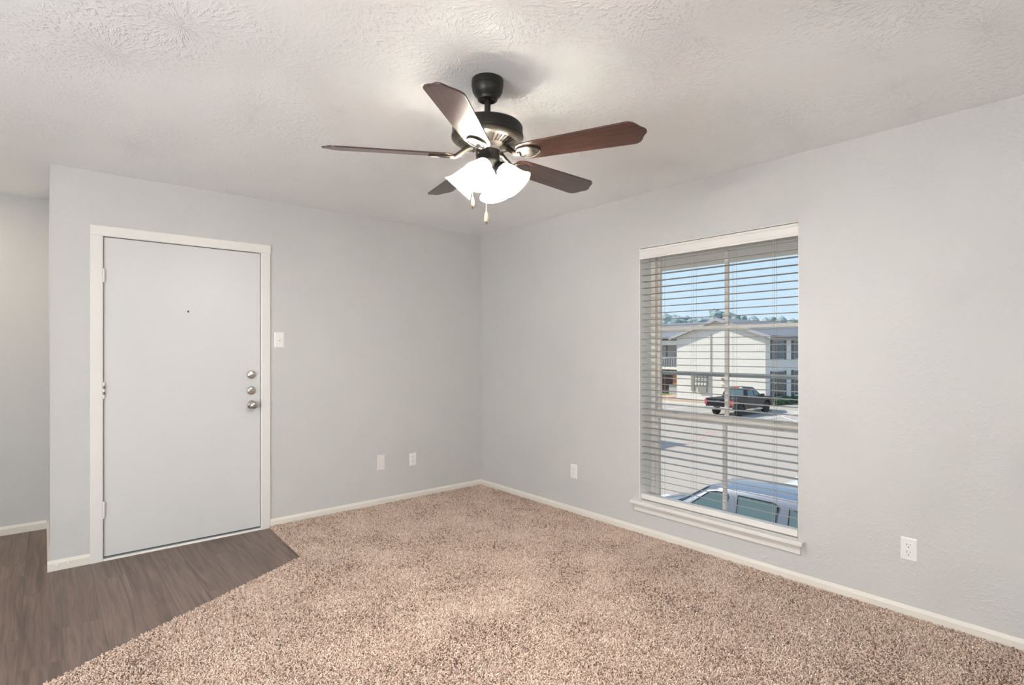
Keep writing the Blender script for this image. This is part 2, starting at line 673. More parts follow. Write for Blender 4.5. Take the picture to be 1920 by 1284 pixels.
kb = MB().at(on_door(-2.101, 0.925)).lathe([(.031, 0), (.032, .004), (.029, .009), (.016, .013), (.0125, .02), (.0125, .03), (.02, .036), (.0275, .045), (.0295, .055), (.027, .064), (.018, .071), (.006, .073)], 32)
knob = tag(kb.build('door_knob', M['nickel'], door, smooth=50), 'round satin nickel knob')
MB().at(on_door(-2.101, 0.925)).lathe([(.0045, .0725), (.0045, .0745), (.003, .075)], 12).build('keyhole', M['slot'], knob)
for z, ang in ((1.146, 25), (1.029, -4)):
    db = MB().at(on_door(-2.104, z)).lathe([(.030, 0), (.031, .005), (.028, .012), (.024, .015), (.010, .016)], 32)
    d = tag(db.build('deadbolt', M['nickel'], door, smooth=40), 'round satin nickel deadbolt rose')
    tb = MB().at(on_door(-2.104, z) @ R(ang, 'Z')).prism([(-.022, -.0035), (-.012, -.006), (.012, -.006), (.022, -.0035), (.022, .0035), (.012, .006), (-.012, .006), (-.022, .0035)], .014, .032)
    tb.build('thumb_turn', M['nickel'], d, bevel=.002)
pp = MB().at(on_door(-2.507, 1.589)).lathe([(.0075, 0), (.0078, .002), (.006, .0035), (.0045, .003)], 20).build('peephole', M['nickel'], door, smooth=40)
MB().at(on_door(-2.507, 1.589)).lathe([(.0048, .0028), (.0044, .0034), (.002, .0042)], 16).build('peephole_lens', M['slot'], pp, smooth=60)
lt = MB()
lt.box(JX1 - .002, JX1 + .012, -.0125, -.009, 1.118, 1.172).box(JX1 - .002, JX1 + .012, -.0125, -.009, 0.885, 0.955)
lt.build('strike_plate', M['casing'], door)

# ------------------------------------------------------------------ carpet
CZ = 0.004
line = [(-1.982, -0.013), (-2.011, -0.773), (-2.857, -1.235), (-3.238, -1.455), (-3.75, -1.75)]
pile_poly = [(-0.013, -0.013)] + line + [(-3.75, -4.55), (-0.013, -4.55)]
rear_poly = [(-3.75, -4.55), (-5.65, -4.55), (-5.65, -6.55), (-0.013, -6.55), (-0.013, -4.55)]
cb = MB()
cb.prism(pile_poly, 0.0003, CZ)
cb.prism(rear_poly, 0.0003, CZ + .008)
carpet = cb.build('carpet', M['carpet_back'])
carpet.data.materials.append(M['carpet'])
tag(carpet, 'beige and brown flecked frieze carpet covering most of the room floor', 'carpet', kind='stuff')
att = carpet.data.attributes.new('pile', 'FLOAT', 'FACE')
att.data.foreach_set('value', [1.0 if (p.normal.z > .9 and p.center.z < CZ + .004 and p.center.y > -4.5) else 0.0 for p in carpet.data.polygons])


def carpet_nodes():
    g = bpy.data.node_groups.new('carpet_pile', 'GeometryNodeTree')
    g.interface.new_socket('Geometry', in_out='INPUT', socket_type='NodeSocketGeometry')
    g.interface.new_socket('Geometry', in_out='OUTPUT', socket_type='NodeSocketGeometry')
    N, L = g.nodes.new, g.links.new
    gi, go = N('NodeGroupInput'), N('NodeGroupOutput')
    na = N('GeometryNodeInputNamedAttribute')
    na.data_type = 'FLOAT'
    na.inputs['Name'].default_value = 'pile'
    mul = N('ShaderNodeMath')
    mul.operation = 'MULTIPLY'
    mul.inputs[1].default_value = 34000.0
    L(na.outputs[0], mul.inputs[0])
    dp = N('GeometryNodeDistributePointsOnFaces')
    L(gi.outputs[0], dp.inputs['Mesh'])
    L(mul.outputs[0], dp.inputs['Density'])
    # one twisted yarn end
    bz = N('GeometryNodeCurveQuadraticBezier')
    bz.inputs['Resolution'].default_value = 3
    bz.inputs['Start'].default_value = (0, 0, 0)
    bz.inputs['Middle'].default_value = (0.001, 0, 0.0105)
    bz.inputs['End'].default_value = (0.0085, 0, 0.0112)
    cc = N('GeometryNodeCurvePrimitiveCircle')
    cc.inputs['Resolution'].default_value = 5
    cc.inputs['Radius'].default_value = 0.00175
    cm = N('GeometryNodeCurveToMesh')
    cm.inputs['Fill Caps'].default_value = True
    L(bz.outputs[0], cm.inputs['Curve'])
    L(cc.outputs[0], cm.inputs['Profile Curve'])
    sm = N('GeometryNodeSetShadeSmooth')
    L(cm.outputs[0], sm.inputs[0])
    ma = N('GeometryNodeSetMaterial')
    ma.inputs['Material'].default_value = M['carpet']
    L(sm.outputs[0], ma.inputs[0])
    rr = N('FunctionNodeRandomValue')
    rr.data_type = 'FLOAT_VECTOR'
    rr.inputs[0].default_value = (-0.55, -0.45, -3.1416)
    rr.inputs[1].default_value = (0.55, 0.45, 3.1416)
    rr.inputs['Seed'].default_value = 3
    rs = N('FunctionNodeRandomValue')
    rs.data_type = 'FLOAT'
    rs.inputs[2].default_value = 0.75
    rs.inputs[3].default_value = 1.3
    rs.inputs['Seed'].default_value = 5
    ip = N('GeometryNodeInstanceOnPoints')
    L(dp.outputs['Points'], ip.inputs['Points'])
    L(ma.outputs[0], ip.inputs['Instance'])
    L(rr.outputs[0], ip.inputs['Rotation'])
    L(rs.outputs[1], ip.inputs['Scale'])
    # yarn colour: random flecks over soft worn patches
    rc = N('FunctionNodeRandomValue')
    rc.data_type = 'FLOAT'
    rc.inputs['Seed'].default_value = 11
    po = N('GeometryNodeInputPosition')
    nz = N('ShaderNodeTexNoise')
    nz.inputs['Scale'].default_value = 3.2
    nz.inputs['Detail'].default_value = 3
    L(po.outputs[0], nz.inputs['Vector'])
    mr = N('ShaderNodeMapRange')
    mr.inputs[1].default_value = 0.3
    mr.inputs[2].default_value = 0.7
    mr.inputs[3].default_value = -0.15
    mr.inputs[4].default_value = 0.15
    L(nz.outputs[0], mr.inputs[0])
    ad = N('ShaderNodeMath')
    ad.operation = 'ADD'
    L(rc.outputs[1], ad.inputs[0])
    L(mr.outputs[0], ad.inputs[1])
    st = N('GeometryNodeStoreNamedAttribute')
    st.data_type = 'FLOAT'
    st.domain = 'INSTANCE'
    st.inputs['Name'].default_value = 'tint'
    L(ip.outputs[0], st.inputs['Geometry'])
    L(ad.outputs[0], st.inputs['Value'])
    jn = N('GeometryNodeJoinGeometry')
    L(gi.outputs[0], jn.inputs[0])
    L(st.outputs[0], jn.inputs[0])
    L(jn.outputs[0], go.inputs[0])
    return g


cmod = carpet.modifiers.new('pile', 'NODES')
cmod.node_group = carpet_nodes()

# ------------------------------------------------------------------ window
FX = 0.135                      # front of the inner frame
win = MB()
yo0, yo1 = WY0, WY1
zo0, zo1 = WZ0 - .075, WZ1
fw = 0.038
win.box(FX, WT + .01, yo0, yo0 + fw, zo0, zo1).box(FX, WT + .01, yo1 - fw, yo1, zo0, zo1)
win.box(FX, WT + .01, yo0 + fw, yo1 - fw, zo1 - .04, zo1).box(FX, WT + .01, yo0 + fw, yo1 - fw, zo0, zo0 + .035)
window = struct(win.build('window_1', M['vinyl'], bevel=.003))
ym = -2.455
MEET0, MEET1 = 0.832, 0.885
# upper sash (outer track)
us = MB()
ux0, ux1 = 0.165, 0.19
a0, a1 = yo0 + fw, yo1 - fw
us.box(ux0, ux1, a0, a0 + .022, MEET0, zo1 - .04).box(ux0, ux1, a1 - .022, a1, MEET0, zo1 - .04)
us.box(ux0, ux1, a0 + .022, a1 - .022, zo1 - .065, zo1 - .04).box(ux0, ux1, a0 + .022, a1 - .022, MEET0 + .006, MEET1 + .008)
us_o = us.build('upper_sash', M['vinyl'], window, bevel=.002)
mt = MB()
mt.box(ux0 + .002, ux1 - .002, ym - .0125, ym + .0125, MEET1, zo1 - .06).box(ux0, ux1 - .004, a0 + .02, a1 - .02, 1.466, 1.488)
mt.build('muntin', M['vinyl'], us_o, bevel=.002)
MB().box(ux0 + .011, ux0 + .014, a0 + .02, a1 - .02, MEET1, zo1 - .06).build('pane', M['pane'], us_o)
# lower sash (inner track)
ls = MB()
lx0, lx1 = 0.138, 0.163
ls.box(lx0, lx1, a0, a0 + .026, zo0 + .035, MEET1).box(lx0, lx1, a1 - .026, a1, zo0 + .035, MEET1)
ls.box(lx0, lx1, a0 + .026, a1 - .026, MEET0, MEET1).box(lx0, lx1, a0 + .026, a1 - .026, zo0 + .035, zo0 + .078)
ls_o = ls.build('lower_sash', M['vinyl'], window, bevel=.002)
mt = MB()
mt.box(lx0 + .002, lx1 - .002, ym - .0125, ym + .0125, zo0 + .07, MEET0 + .005)
mt.build('muntin', M['vinyl'], ls_o, bevel=.002)
MB().box(lx0 + .011, lx0 + .014, a0 + .02, a1 - .02, zo0 + .07, MEET0 + .01).build('pane', M['pane'], ls_o)
for yy in (-2.80, -2.10):
    MB().box(lx0 - .008, lx0 + .004, yy - .022, yy + .022, MEET1 - .004, MEET1 + .008).build('sash_latch', M['alu'], ls_o, bevel=.002)
sb = MB()
sb.box(.197, .209, a0, a1, 1.146, 1.174)
tag(sb.build('screen_crossbar', M['alu'], window), 'grey aluminium screen bar')
sl = MB()
sl.box(-.0005, FX - .001, WY0 + .001, WY1 - .001, WZ0 - .012, WZ0 + .008)
sl.box(-.05, -.0005, WY0 - .036, WY1 + .05, WZ0 - .016, WZ0 + .008)
tag(sl.build('sill', M['casing'], window, bevel=.004), 'white wooden sill board')
ap = MB()
ap.prism([(0, .168), (-.009, .168), (-.015, .174), (-.015, .2), (-.024, .222), (-.024, WZ0 - .016), (0, WZ0 - .016)], WY0 - .012, WY1 + .035, 'y')
ap.build('apron', M['casing'], window)

jl = MB()
jl.box(.001, FX - .001, WY1 - .004, WY1 + .001, WZ0 + .008, WZ1).box(.001, FX - .001, WY0 - .001, WY0 + .004, WZ0 + .008, WZ1).box(.001, FX - .001, WY0, WY1, WZ1 - .004, WZ1 + .001)
jl.build('jamb_lining', M['casing'], window)

# ------------------------------------------------------------------ blind
blind = empty('window_blind', (0.036, (WY0 + WY1) / 2, WZ0 + .02), 'horizontal slat blind with white valance, lowered and open in the window', 'blind')
by, bz0 = (WY0 + WY1) / 2, WZ0 + .02
hw = (WY1 - WY0) / 2


def bl(x, y, z):
    return (x - .036, y - by, z - bz0)


v = MB().at(T(-.036, 0, -bz0))
v.prism([(-.004, 1.974), (-.004, 1.985), (-.001, 1.99), (-.001, 2.028), (-.005, 2.034), (-.005, 2.046), (.006, 2.046), (.006, 1.974)], -hw + .003, hw - .003, 'y')
v.build('valance', M['blind'], blind)
hr = MB().at(T(-.036, 0, -bz0))
hr.box(.012, .062, -hw + .006, hw - .006, 2.0, 2.048)
hr.build('headrail', M['blind'], blind)
SP = 0.0456
zs = []
z = 1.952
while z > 0.335:
    zs.append(z)
    z -= SP
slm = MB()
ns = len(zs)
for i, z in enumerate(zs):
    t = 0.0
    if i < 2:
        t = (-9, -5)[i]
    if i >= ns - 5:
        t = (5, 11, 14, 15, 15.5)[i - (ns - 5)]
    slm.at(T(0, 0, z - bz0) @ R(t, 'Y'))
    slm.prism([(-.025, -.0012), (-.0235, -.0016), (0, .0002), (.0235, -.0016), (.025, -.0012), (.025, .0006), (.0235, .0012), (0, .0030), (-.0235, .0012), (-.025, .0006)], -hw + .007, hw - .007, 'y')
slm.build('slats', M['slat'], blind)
br_ = MB().at(T(-.036, 0, -bz0))
br_.box(.012, .062, -hw + .012, hw - .006, .258, .296)
brl = br_.build('bottom_rail', M['blind'], blind, bevel=.004)
for yy in (-2.055, -2.33, -2.62, -2.86):
    plg = MB().at(T(-.036, 0, -bz0))
    plg.box(.030, .044, yy - by - .012, yy - by + .012, .2545, .260)
    plg.build('cord_plug', M['alu'], brl)
for yy in (-2.055, -2.30, -2.58, -2.83):
    c = MB().at(T(-.036, -by, -bz0))
    for xx, rr_ in ((.0095, .0009), (.037, .0008), (.0625, .0009)):
        c.tube([(xx, yy + (0.0 if xx != .037 else .004), .295), (xx, yy + (0.0 if xx != .037 else .004), 2.0)], rr_, 6)
    c.build('ladder_cord', M['cord'], blind)

# ------------------------------------------------------------------ wall plates
GP = 'wall plates around the room'


def plate_mesh(parent, w=.07, h=.114, m='plate'):
    b = MB()
    b.add([(-w / 2, -h / 2, 0), (w / 2, -h / 2, 0), (w / 2, h / 2, 0), (-w / 2, h / 2, 0),
           (-w / 2, -h / 2, .0025), (w / 2, -h / 2, .0025), (w / 2, h / 2, .0025), (-w / 2, h / 2, .0025),
           (-w / 2 + .006, -h / 2 + .006, .006), (w / 2 - .006, -h / 2 + .006, .006), (w / 2 - .006, h / 2 - .006, .006), (-w / 2 + .006, h / 2 - .006, .006)],
          [(3, 2, 1, 0), (0, 1, 5, 4), (1, 2, 6, 5), (2, 3, 7, 6), (3, 0, 4, 7), (4, 5, 9, 8), (5, 6, 10, 9), (6, 7, 11, 10), (7, 4, 8, 11), (8, 9, 10, 11)])
    return b.build('cover_plate', M[m], parent, bevel=.0012)


def outlet(loc, rot, label, two_screw=False):
    o = empty('electrical_outlet', loc, label, 'outlet', 'electrical outlets low on the walls')
    o.rotation_euler = rot
    plate_mesh(o)
    MB().box(-.0168, .0168, -.0345, .0345, .0055, .0078).build('receptacle', M['plate'], o, bevel=.0012)
    s = MB()
    for zz in (.0185, -.0185):
        s.box(-.0078, -.0055, zz + .001, zz + .0105, .0072, .00795).box(.0055, .0075, zz + .002, zz + .0100, .0072, .00795)
        s.at(T(0, zz - .0068, .0072)).lathe([(.0026, 0), (.0026, .00078)], 12)
        s.at(Matrix.Identity(4))
    s.build('socket_slots', M['slot'], o)
    sc = MB().at(T(0, 0, .0075)).lathe([(.0028, 0), (.0026, .0009), (.001, .0012)], 12)
    sc.build('screw', M['ivory'], o)
    return o


ROT_A = (math.radians(90), 0, 0)                       # faces -y
ROT_B = (math.radians(90), 0, math.radians(-90))       # faces -x
outlet((-0.758, 0, 0.353), ROT_A, 'white outlet low on the door wall beside the blank plate')
outlet((0, -1.245, 0.346), ROT_B, 'white outlet between the room corner and the window')
outlet((0, -3.502, 0.340), ROT_B, 'white outlet right of the window, nearest the camera')
bp = empty('blank_plate', (-1.067, 0, 0.365), 'blank pinkish cover plate left of the door-wall outlet', 'wall plate')
bp.rotation_euler = ROT_A
plate_mesh(bp, .073, .132, 'ivory')
sw = empty('light_switch', (-1.907, 0, 1.403), 'white toggle light switch just right of the door frame', 'light switch')
sw.rotation_euler = ROT_A
plate_mesh(sw, .072, .116)
MB().at(T(0, 0, .006) @ R(-28, 'X')).box(-.005, .005, -.011, .009, -.004, .009).build('toggle', M['plate'], sw, bevel=.001)
for yy in (.03, -.03):
    MB().at(T(0, yy, .0058)).lathe([(.0028, 0), (.0026, .0009), (.001, .0012)], 12).build('screw', M['ivory'], sw)

# ------------------------------------------------------------------ ceiling fan
FXY = (-1.862, -2.503)
fan = empty('ceiling_fan', (FXY[0], FXY[1], H), 'five blade dark bronze ceiling fan with four lit frosted glass lamps', 'ceiling fan')


def fz(z):
    return z - H


def fl(prof, n=48, **k):
    return MB().lathe([(r, fz(zz)) for r, zz in prof], n, **k)


can = fl([(.064, 2.44), (.066, 2.435), (.066, 2.412), (.064, 2.410), (.064, 2.405), (.062, 2.392), (.055, 2.378), (.045, 2.368), (.041, 2.362), (.040, 2.356), (.034, 2.354), (.030, 2.358), (.016, 2.362)]).build('canopy', M['bronze'], fan, smooth=35)
fl([(.0125, 2.37), (.0125, 2.27)], 24).build('downrod', M['bronze'], fan, smooth=35)
fl([(.022, 2.275), (.026, 2.268), (.030, 2.255), (.12, 2.256), (.137, 2.252), (.143, 2.246), (.1455, 2.240), (.1455, 2.212), (.148, 2.209), (.149, 2.203), (.148, 2.196), (.140, 2.188), (.06, 2.184)], 72).build('motor_housing', M['bronze'], fan, smooth=30)
# vented dish under the motor: dark inner cone, ribs over it
dish = MB()
dish.lathe([(.132, fz(2.187)), (.062, fz(2.160)), (.05, fz(2.160))], 72, cap0=False)
dish_o = dish.build('vent_recess', M['slot'], fan)
ribs = MB()
ribs.lathe([(.147, fz(2.194)), (.140, fz(2.186)), (.128, fz(2.179)), (.121, fz(2.1765)), (.121, fz(2.182))], 72, cap0=False, cap1=False)
ribs.lathe([(.083, fz(2.170)), (.083, fz(2.163)), (.070, fz(2.155)), (.055, fz(2.153)), (.055, fz(2.160))], 72, cap0=False, cap1=False)
for k in range(45):
    ribs.at(R(k * 8, 'Z'))
    ribs.add([(.082, -.0035, fz(2.1625)), (.082, .0035, fz(2.1625)), (.122, .0055, fz(2.1766)), (.122, -.0055, fz(2.1766)),
              (.082, -.0035, fz(2.170)), (.082, .0035, fz(2.170)), (.122, .0055, fz(2.183)), (.122, -.0055, fz(2.183))],
             [(0, 3, 2, 1), (4, 5, 6, 7), (0, 1, 5, 4), (1, 2, 6, 5), (2, 3, 7, 6), (3, 0, 4, 7)])
ribs.build('motor_vent', M['bronze_gloss'], fan, smooth=30)
# blades, slightly tilted rotor plane as in the photo
TILT = Matrix.Rotation(math.atan(.022), 4, 'X')
BZ = 2.122


def half_outline():
    return [(.145, .034), (.155, .046), (.175, .0535), (.21, .057), (.60, .0695), (.612, .0675), (.625, .059), (.634, .047), (.640, .035), (.646, .025), (.655, .015), (.660, .006)]


ho = half_outline()
outl = ho + [(r, -y) for r, y in reversed(ho)]
blade0 = None
for k in range(5):
    az = 3.5 + 72 * k
    mtx = T(0, 0, fz(BZ)) @ TILT @ R(az, 'Z') @ R(-13.0, 'X')
    bb = MB().prism(outl, -.003, .003)
    bo = bb.build('blade', M['blade'], fan, bevel=.0015)
    bo.matrix_local = mtx
    # iron: arm from the hub, cupped plate with a raised bracket outline under the blade root
    ir = MB()
    ir.tube([(.062, 0, .034), (.085, 0, .030), (.108, 0, .012), (.13, 0, -.004), (.155, 0, -.0075)], [.012, .0115, .0105, .0105, .009], 10)
    plate_h = [(.140, .012), (.150, .026), (.165, .034), (.19, .037), (.205, .034), (.232, .016), (.240, 0)]
    po = plate_h + [(r, -y) for r, y in reversed(plate_h[:-1])]
    ir.prism(po, -.0065, -.0025)
    rim = plate_h
    for s in (1, -1):
        ir.tube([(r, s * y, -.0075) for r, y in rim], .0032, 6)
    io = ir.build('blade_iron', M['bronze_gloss'], bo, smooth=40)
    for (rx, ry) in ((.165, .02), (.165, -.02), (.212, 0)):
        MB().at(T(rx, ry, -.0085)).lathe([(.001, 0), (.004, .0006), (.0045, .0022)], 10).build('screw', M['bronze'], bo, smooth=40)
# switch housing and light kit
fl([(.052, 2.165), (.058, 2.160), (.059, 2.154), (.054, 2.150), (.0505, 2.146), (.0505, 2.108), (.053, 2.104), (.053, 2.098), (.046, 2.088), (.034, 2.074), (.028, 2.058), (.028, 2.030), (.022, 2.018), (.010, 2.012), (.004, 2.008)], 40).build('switch_housing', M['bronze'], fan, smooth=35)
CAMDIR = math.atan2(-4.298 - FXY[1], -3.257 - FXY[0])
for k in range(4):
    az = CAMDIR - math.radians(15) + k * math.pi / 2
    # local +z points along the shade axis, outward and down
    ax = Vector((math.cos(az) * math.cos(math.radians(47)), math.sin(az) * math.cos(math.radians(47)), -math.sin(math.radians(47))))
    org = Vector((math.cos(az) * .050, math.sin(az) * .050, fz(2.084)))
    mtx = Matrix.Translation(org) @ ax.to_track_quat('Z', 'Y').to_matrix().to_4x4()
    arm = MB().tube([Vector((math.cos(az) * .022, math.sin(az) * .022, fz(2.075))), Vector((math.cos(az) * .04, math.sin(az) * .04, fz(2.088))), org, org + ax * .012], [.011, .011, .012, .015], 12)
    arm.at(mtx).lathe([(.017, -.004), (.024, .004), (.027, .014), (.027, .024), (.0255, .026)], 28, cap1=False)
    arm.build('lamp_arm', M['bronze'], fan, smooth=40)
    sp = [(.0245, .016), (.0275, .020), (.031, .028), (.036, .040), (.040, .054), (.0430, .068), (.0465, .082), (.0520, .096), (.0600, .109), (.0675, .118)]
    sh = MB().lathe(sp, 40, cap0=False, cap1=False)
    so = sh.build('lamp_shade', M['shade'], fan, smooth=60)
    sol = so.modifiers.new('wall', 'SOLIDIFY')
    sol.thickness = .0025
    so.matrix_local = mtx
    bu = MB().lathe([(.012, .024), (.0135, .036), (.020, .050), (.0265, .064), (.0285, .076), (.0265, .089), (.020, .099), (.010, .1045), (.002, .106)], 24)
    bu.build('bulb', M['bulb'], so, smooth=60)
# pull chains
lr = Vector((math.sin(YAW), -math.cos(YAW), 0))      # to the right as seen from the camera
for off, ztop, zfob, zend in ((-.061, 2.10, 1.955, 1.905), (-.005, 2.02, 1.894, 1.842)):
    c = lr * off + Vector((-math.cos(YAW), -math.sin(YAW), 0)) * .012
    ch = MB()
    zz = ztop
    ch.tube([(c.x, c.y, fz(ztop)), (c.x, c.y, fz(zfob))], .0009, 6)
    while zz > zfob:
        ch.at(T(c.x, c.y, fz(zz))).lathe([(.0006, -.0016), (.0016, 0), (.0006, .0016)], 6)
        zz -= .006
    ch.at(Matrix.Identity(4))
    co = ch.build('pull_chain', M['chain'], fan)
    hgt = zfob - zend
    fo = MB().at(T(c.x, c.y, fz(zend))).lathe([(.0045, .010), (.0075, .014), (.0085, hgt * .45), (.0072, hgt * .72), (.0042, hgt * .93), (.002, hgt)], 16).build('fob', M['fob'], co, smooth=50)
    MB().at(T(c.x, c.y, fz(zend))).lathe([(.0025, 0), (.0042, .002), (.0048, .0105)], 16).build('fob_tip', M['fob_tip'], co, smooth=50)

# ================================================================== outside
ZG = -3.1
M['lot'] = mat('lot_concrete', (0.47, 0.40, 0.335, 1), 0.9, noise=0.08, nscale=0.35)
M['stripe'] = mat('stripe_white', (0.80, 0.79, 0.76, 1), 0.7)
M['red_line'] = mat('fire_lane_red', (0.58, 0.36, 0.32, 1), 0.8)
M['curb'] = mat('curb_concrete', (0.72, 0.69, 0.63, 1), 0.85)
M['mulch'] = mat('mulch', (0.50, 0.33, 0.22, 1), 1.0, noise=0.45, nscale=3.0)
M['grass'] = mat('grass', (0.17, 0.30, 0.07, 1), 1.0, noise=0.4, nscale=6.0)
M['path'] = mat('clay_path', (0.62, 0.44, 0.32, 1), 0.9, noise=0.1, nscale=3)
M['stucco'] = mat('stucco_white', (0.76, 0.74, 0.70, 1), 0.9)
M['stucco_grey'] = mat('stucco_grey', (0.40, 0.41, 0.43, 1), 0.9)
M['roof'] = mat('roof_shingle', (0.22, 0.225, 0.235, 1), 0.9, noise=0.15, nscale=3)
M['soffit'] = mat('soffit_paint', (0.80, 0.75, 0.66, 1), 0.8)
M['shutter'] = mat('shutter_grey', (0.10, 0.115, 0.125, 1), 0.6)
M['frame_grey'] = mat('frame_grey', (0.42, 0.42, 0.43, 1), 0.6)
M['dark_glass'] = mat('dark_glass', (0.05, 0.07, 0.075, 1), 0.12, spec=0.3)
M['fence'] = mat('stained_fence', (0.085, 0.042, 0.035, 1), 0.8)
M['orange_wood'] = mat('orange_wood', (0.46, 0.20, 0.085, 1), 0.6, noise=0.25, nscale=9)
M['meter'] = mat('meter_grey', (0.30, 0.29, 0.24, 1), 0.6)
M['meter_face'] = mat('meter_face', (0.66, 0.67, 0.66, 1), 0.2)
M['bark'] = mat('bark', (0.14, 0.10, 0.07, 1), 0.9)
M['leaf'] = mat('hazy_tree_leaves', (0.30, 0.37, 0.36, 1), 0.9, noise=0.22, nscale=1.2)  # distance haze put into the leaf colour, paler and bluer
M['hedge'] = mat('hedge_leaves', (0.055, 0.10, 0.045, 1), 0.9, noise=0.5, nscale=5)
M['tire'] = mat('tire_rubber', (0.02, 0.02, 0.022, 1), 0.8)
M['rim'] = mat('alloy_rim', (0.55, 0.56, 0.58, 1), 0.3, 0.9)
M['chrome'] = mat('chrome', (0.75, 0.75, 0.76, 1), 0.18, 1.0)
M['black_paint'] = mat('black_paint', (0.008, 0.010, 0.015, 1), 0.3, coat=0.1, spec=0.3)
M['grey_paint'] = mat('grey_metallic_paint', (0.17, 0.19, 0.235, 1), 0.3, 0.35, coat=0.7)
M['pale_paint'] = mat('pale_paint', (0.66, 0.72, 0.72, 1), 0.35, coat=0.8)
M['black_trim'] = mat('black_trim', (0.02, 0.02, 0.02, 1), 0.6)
M['red_lens'] = mat('red_lens', (0.55, 0.03, 0.035, 1), 0.25, coat=0.5)
M['clear_lens'] = mat('clear_lens', (0.8, 0.8, 0.8, 1), 0.15)
M['car_glass'] = mat('car_glass', (0.10, 0.155, 0.165, 1), 0.06)


def brick_white():
    m = mat('painted_brick', (0.78, 0.75, 0.69, 1), 0.85)
    nt = m.node_tree
    N, L = nt.nodes.new, nt.links.new
    tc = N('ShaderNodeTexCoord')
    sp = N('ShaderNodeSeparateXYZ')
    c = N('ShaderNodeCombineXYZ')
    L(tc.outputs['Object'], sp.inputs[0])
    L(sp.outputs['Y'], c.inputs[0])
    L(sp.outputs['Z'], c.inputs[1])
    b = N('ShaderNodeTexBrick')
    b.inputs['Scale'].default_value = 1.0
    b.inputs['Brick Width'].default_value = 0.9
    b.inputs['Row Height'].default_value = 0.28
    b.inputs['Mortar Size'].default_value = 0.02
    b.inputs['Color1'].default_value = (0.78, 0.75, 0.69, 1)
    b.inputs['Color2'].default_value = (0.75, 0.72, 0.66, 1)
    b.inputs['Mortar'].default_value = (0.70, 0.67, 0.61, 1)
    L(c.outputs[0], b.inputs['Vector'])
    L(b.outputs['Color'], nt.nodes['Principled BSDF'].inputs['Base Color'])
    return m


M['brick'] = brick_white()

struct(MB().box(-60, 160, -120, 160, ZG - .3, ZG).build('ground', M['lot']))
# our own building: storey below, eave above the window
struct(MB().box(XL - .15, 0.2, YB - .15, YA + .15, ZG, -0.25).build('wall_lower_storey', M['stucco']))
struct(MB().box(0.221, 1.80, -9.0, 3.0, 2.17, 2.34).build('roof_overhang', M['soffit']))
mk = MB()


def stripe(x0, y0, x1, y1, w=.11):
    d = Vector((x1 - x0, y1 - y0, 0)).normalized()
    n = Vector((-d.y, d.x, 0)) * w / 2
    a, c = Vector((x0, y0, 0)), Vector((x1, y1, 0))
    return [tuple(a + n)[:2], tuple(a - n)[:2], tuple(c - n)[:2], tuple(c + n)[:2]]


for s in ((31.2, 19.6, 36.8, 19.6), (31.2, 16.75, 36.8, 16.75), (31.2, 12.1, 36.8, 12.1), (31.2, 9.3, 36.8, 9.3), (31.2, 12.1, 34.4, 9.3), (34.4, 12.1, 31.2, 9.3), (34.4, 12.1, 36.8, 10.0), (31.2, 6.5, 36.8, 6.5), (31.2, 22.4, 36.8, 22.4)):
    mk.prism(stripe(*s), ZG + .001, ZG + .006)
struct(mk.build('road_markings', M['stripe']))
rl = MB().prism(stripe(13.5, 9.55, 19.9, 10.1, .16), ZG + .001, ZG + .006).prism(stripe(19.9, 10.1, 24.6, 11.3, .16), ZG + .0012, ZG + .0062)
struct(rl.build('road_markings', M['red_line']))
struct(MB().box(36.85, 37.03, -20, 40, ZG, ZG + .14).build('curb', M['curb']))
tag(MB().box(37.03, 39.3, 16.2, 40, ZG, ZG + .08).build('mulch_bed', M['mulch']), 'strip of orange brown mulch behind the white curb', 'mulch', kind='stuff')
struct(MB().box(39.3, 44.0, 25.2, 26.9, ZG, ZG + .05).build('path', M['path']))
tag(MB().box(39.3, 44.2, 26.9, 40, ZG, ZG + .09).build('grass', M['grass']), 'small patch of green grass beside the brown fence', 'grass', kind='stuff')
struct(MB().box(37.03, 41.5, -20, 16.2, ZG, ZG + .06).build('sidewalk', M['lot']))

# ---- opposite apartment building
bld = empty('apartment_building', (41.5, 20.5, ZG), 'white brick two-storey apartment building with a low gable across the lot', 'building')
BL = T(-41.5, -20.5, -ZG)
gy0, gy1, eav, apx = 16.4, 24.65, 2.5, 3.93
gm = (gy0 + gy1) / 2
MB().at(BL).prism([(gy0, ZG), (gy1, ZG), (gy1, eav), (gm, apx), (gy0, eav)], 41.5, 60, 'x').build('wall', M['brick'], bld)
rf = MB().at(BL)
for s, ye in ((-1, gy0 - .55), (1, gy1 + .55)):
    sl_ = (apx - eav) / (gm - gy0)
    ze = eav - .55 * sl_
    rf.prism([(gm, apx + .0), (ye, ze), (ye, ze + .22), (gm, apx + .22)], 41.15, 60, 'x')
rf.build('roof', M['roof'], bld)
fa = MB().at(BL)
for s in (-1, 1):
    ye = gy0 - .6 if s < 0 else gy1 + .6
    sl_ = (apx - eav) / (gm - gy0)
    fa.prism([(gm, apx - .04), (gm, apx + .2), (ye, eav - .6 * sl_ + .2), (ye, eav - .6 * sl_ - .04)], 41.05, 41.15, 'x')
fa.build('rake_board', M['frame_grey'], bld)
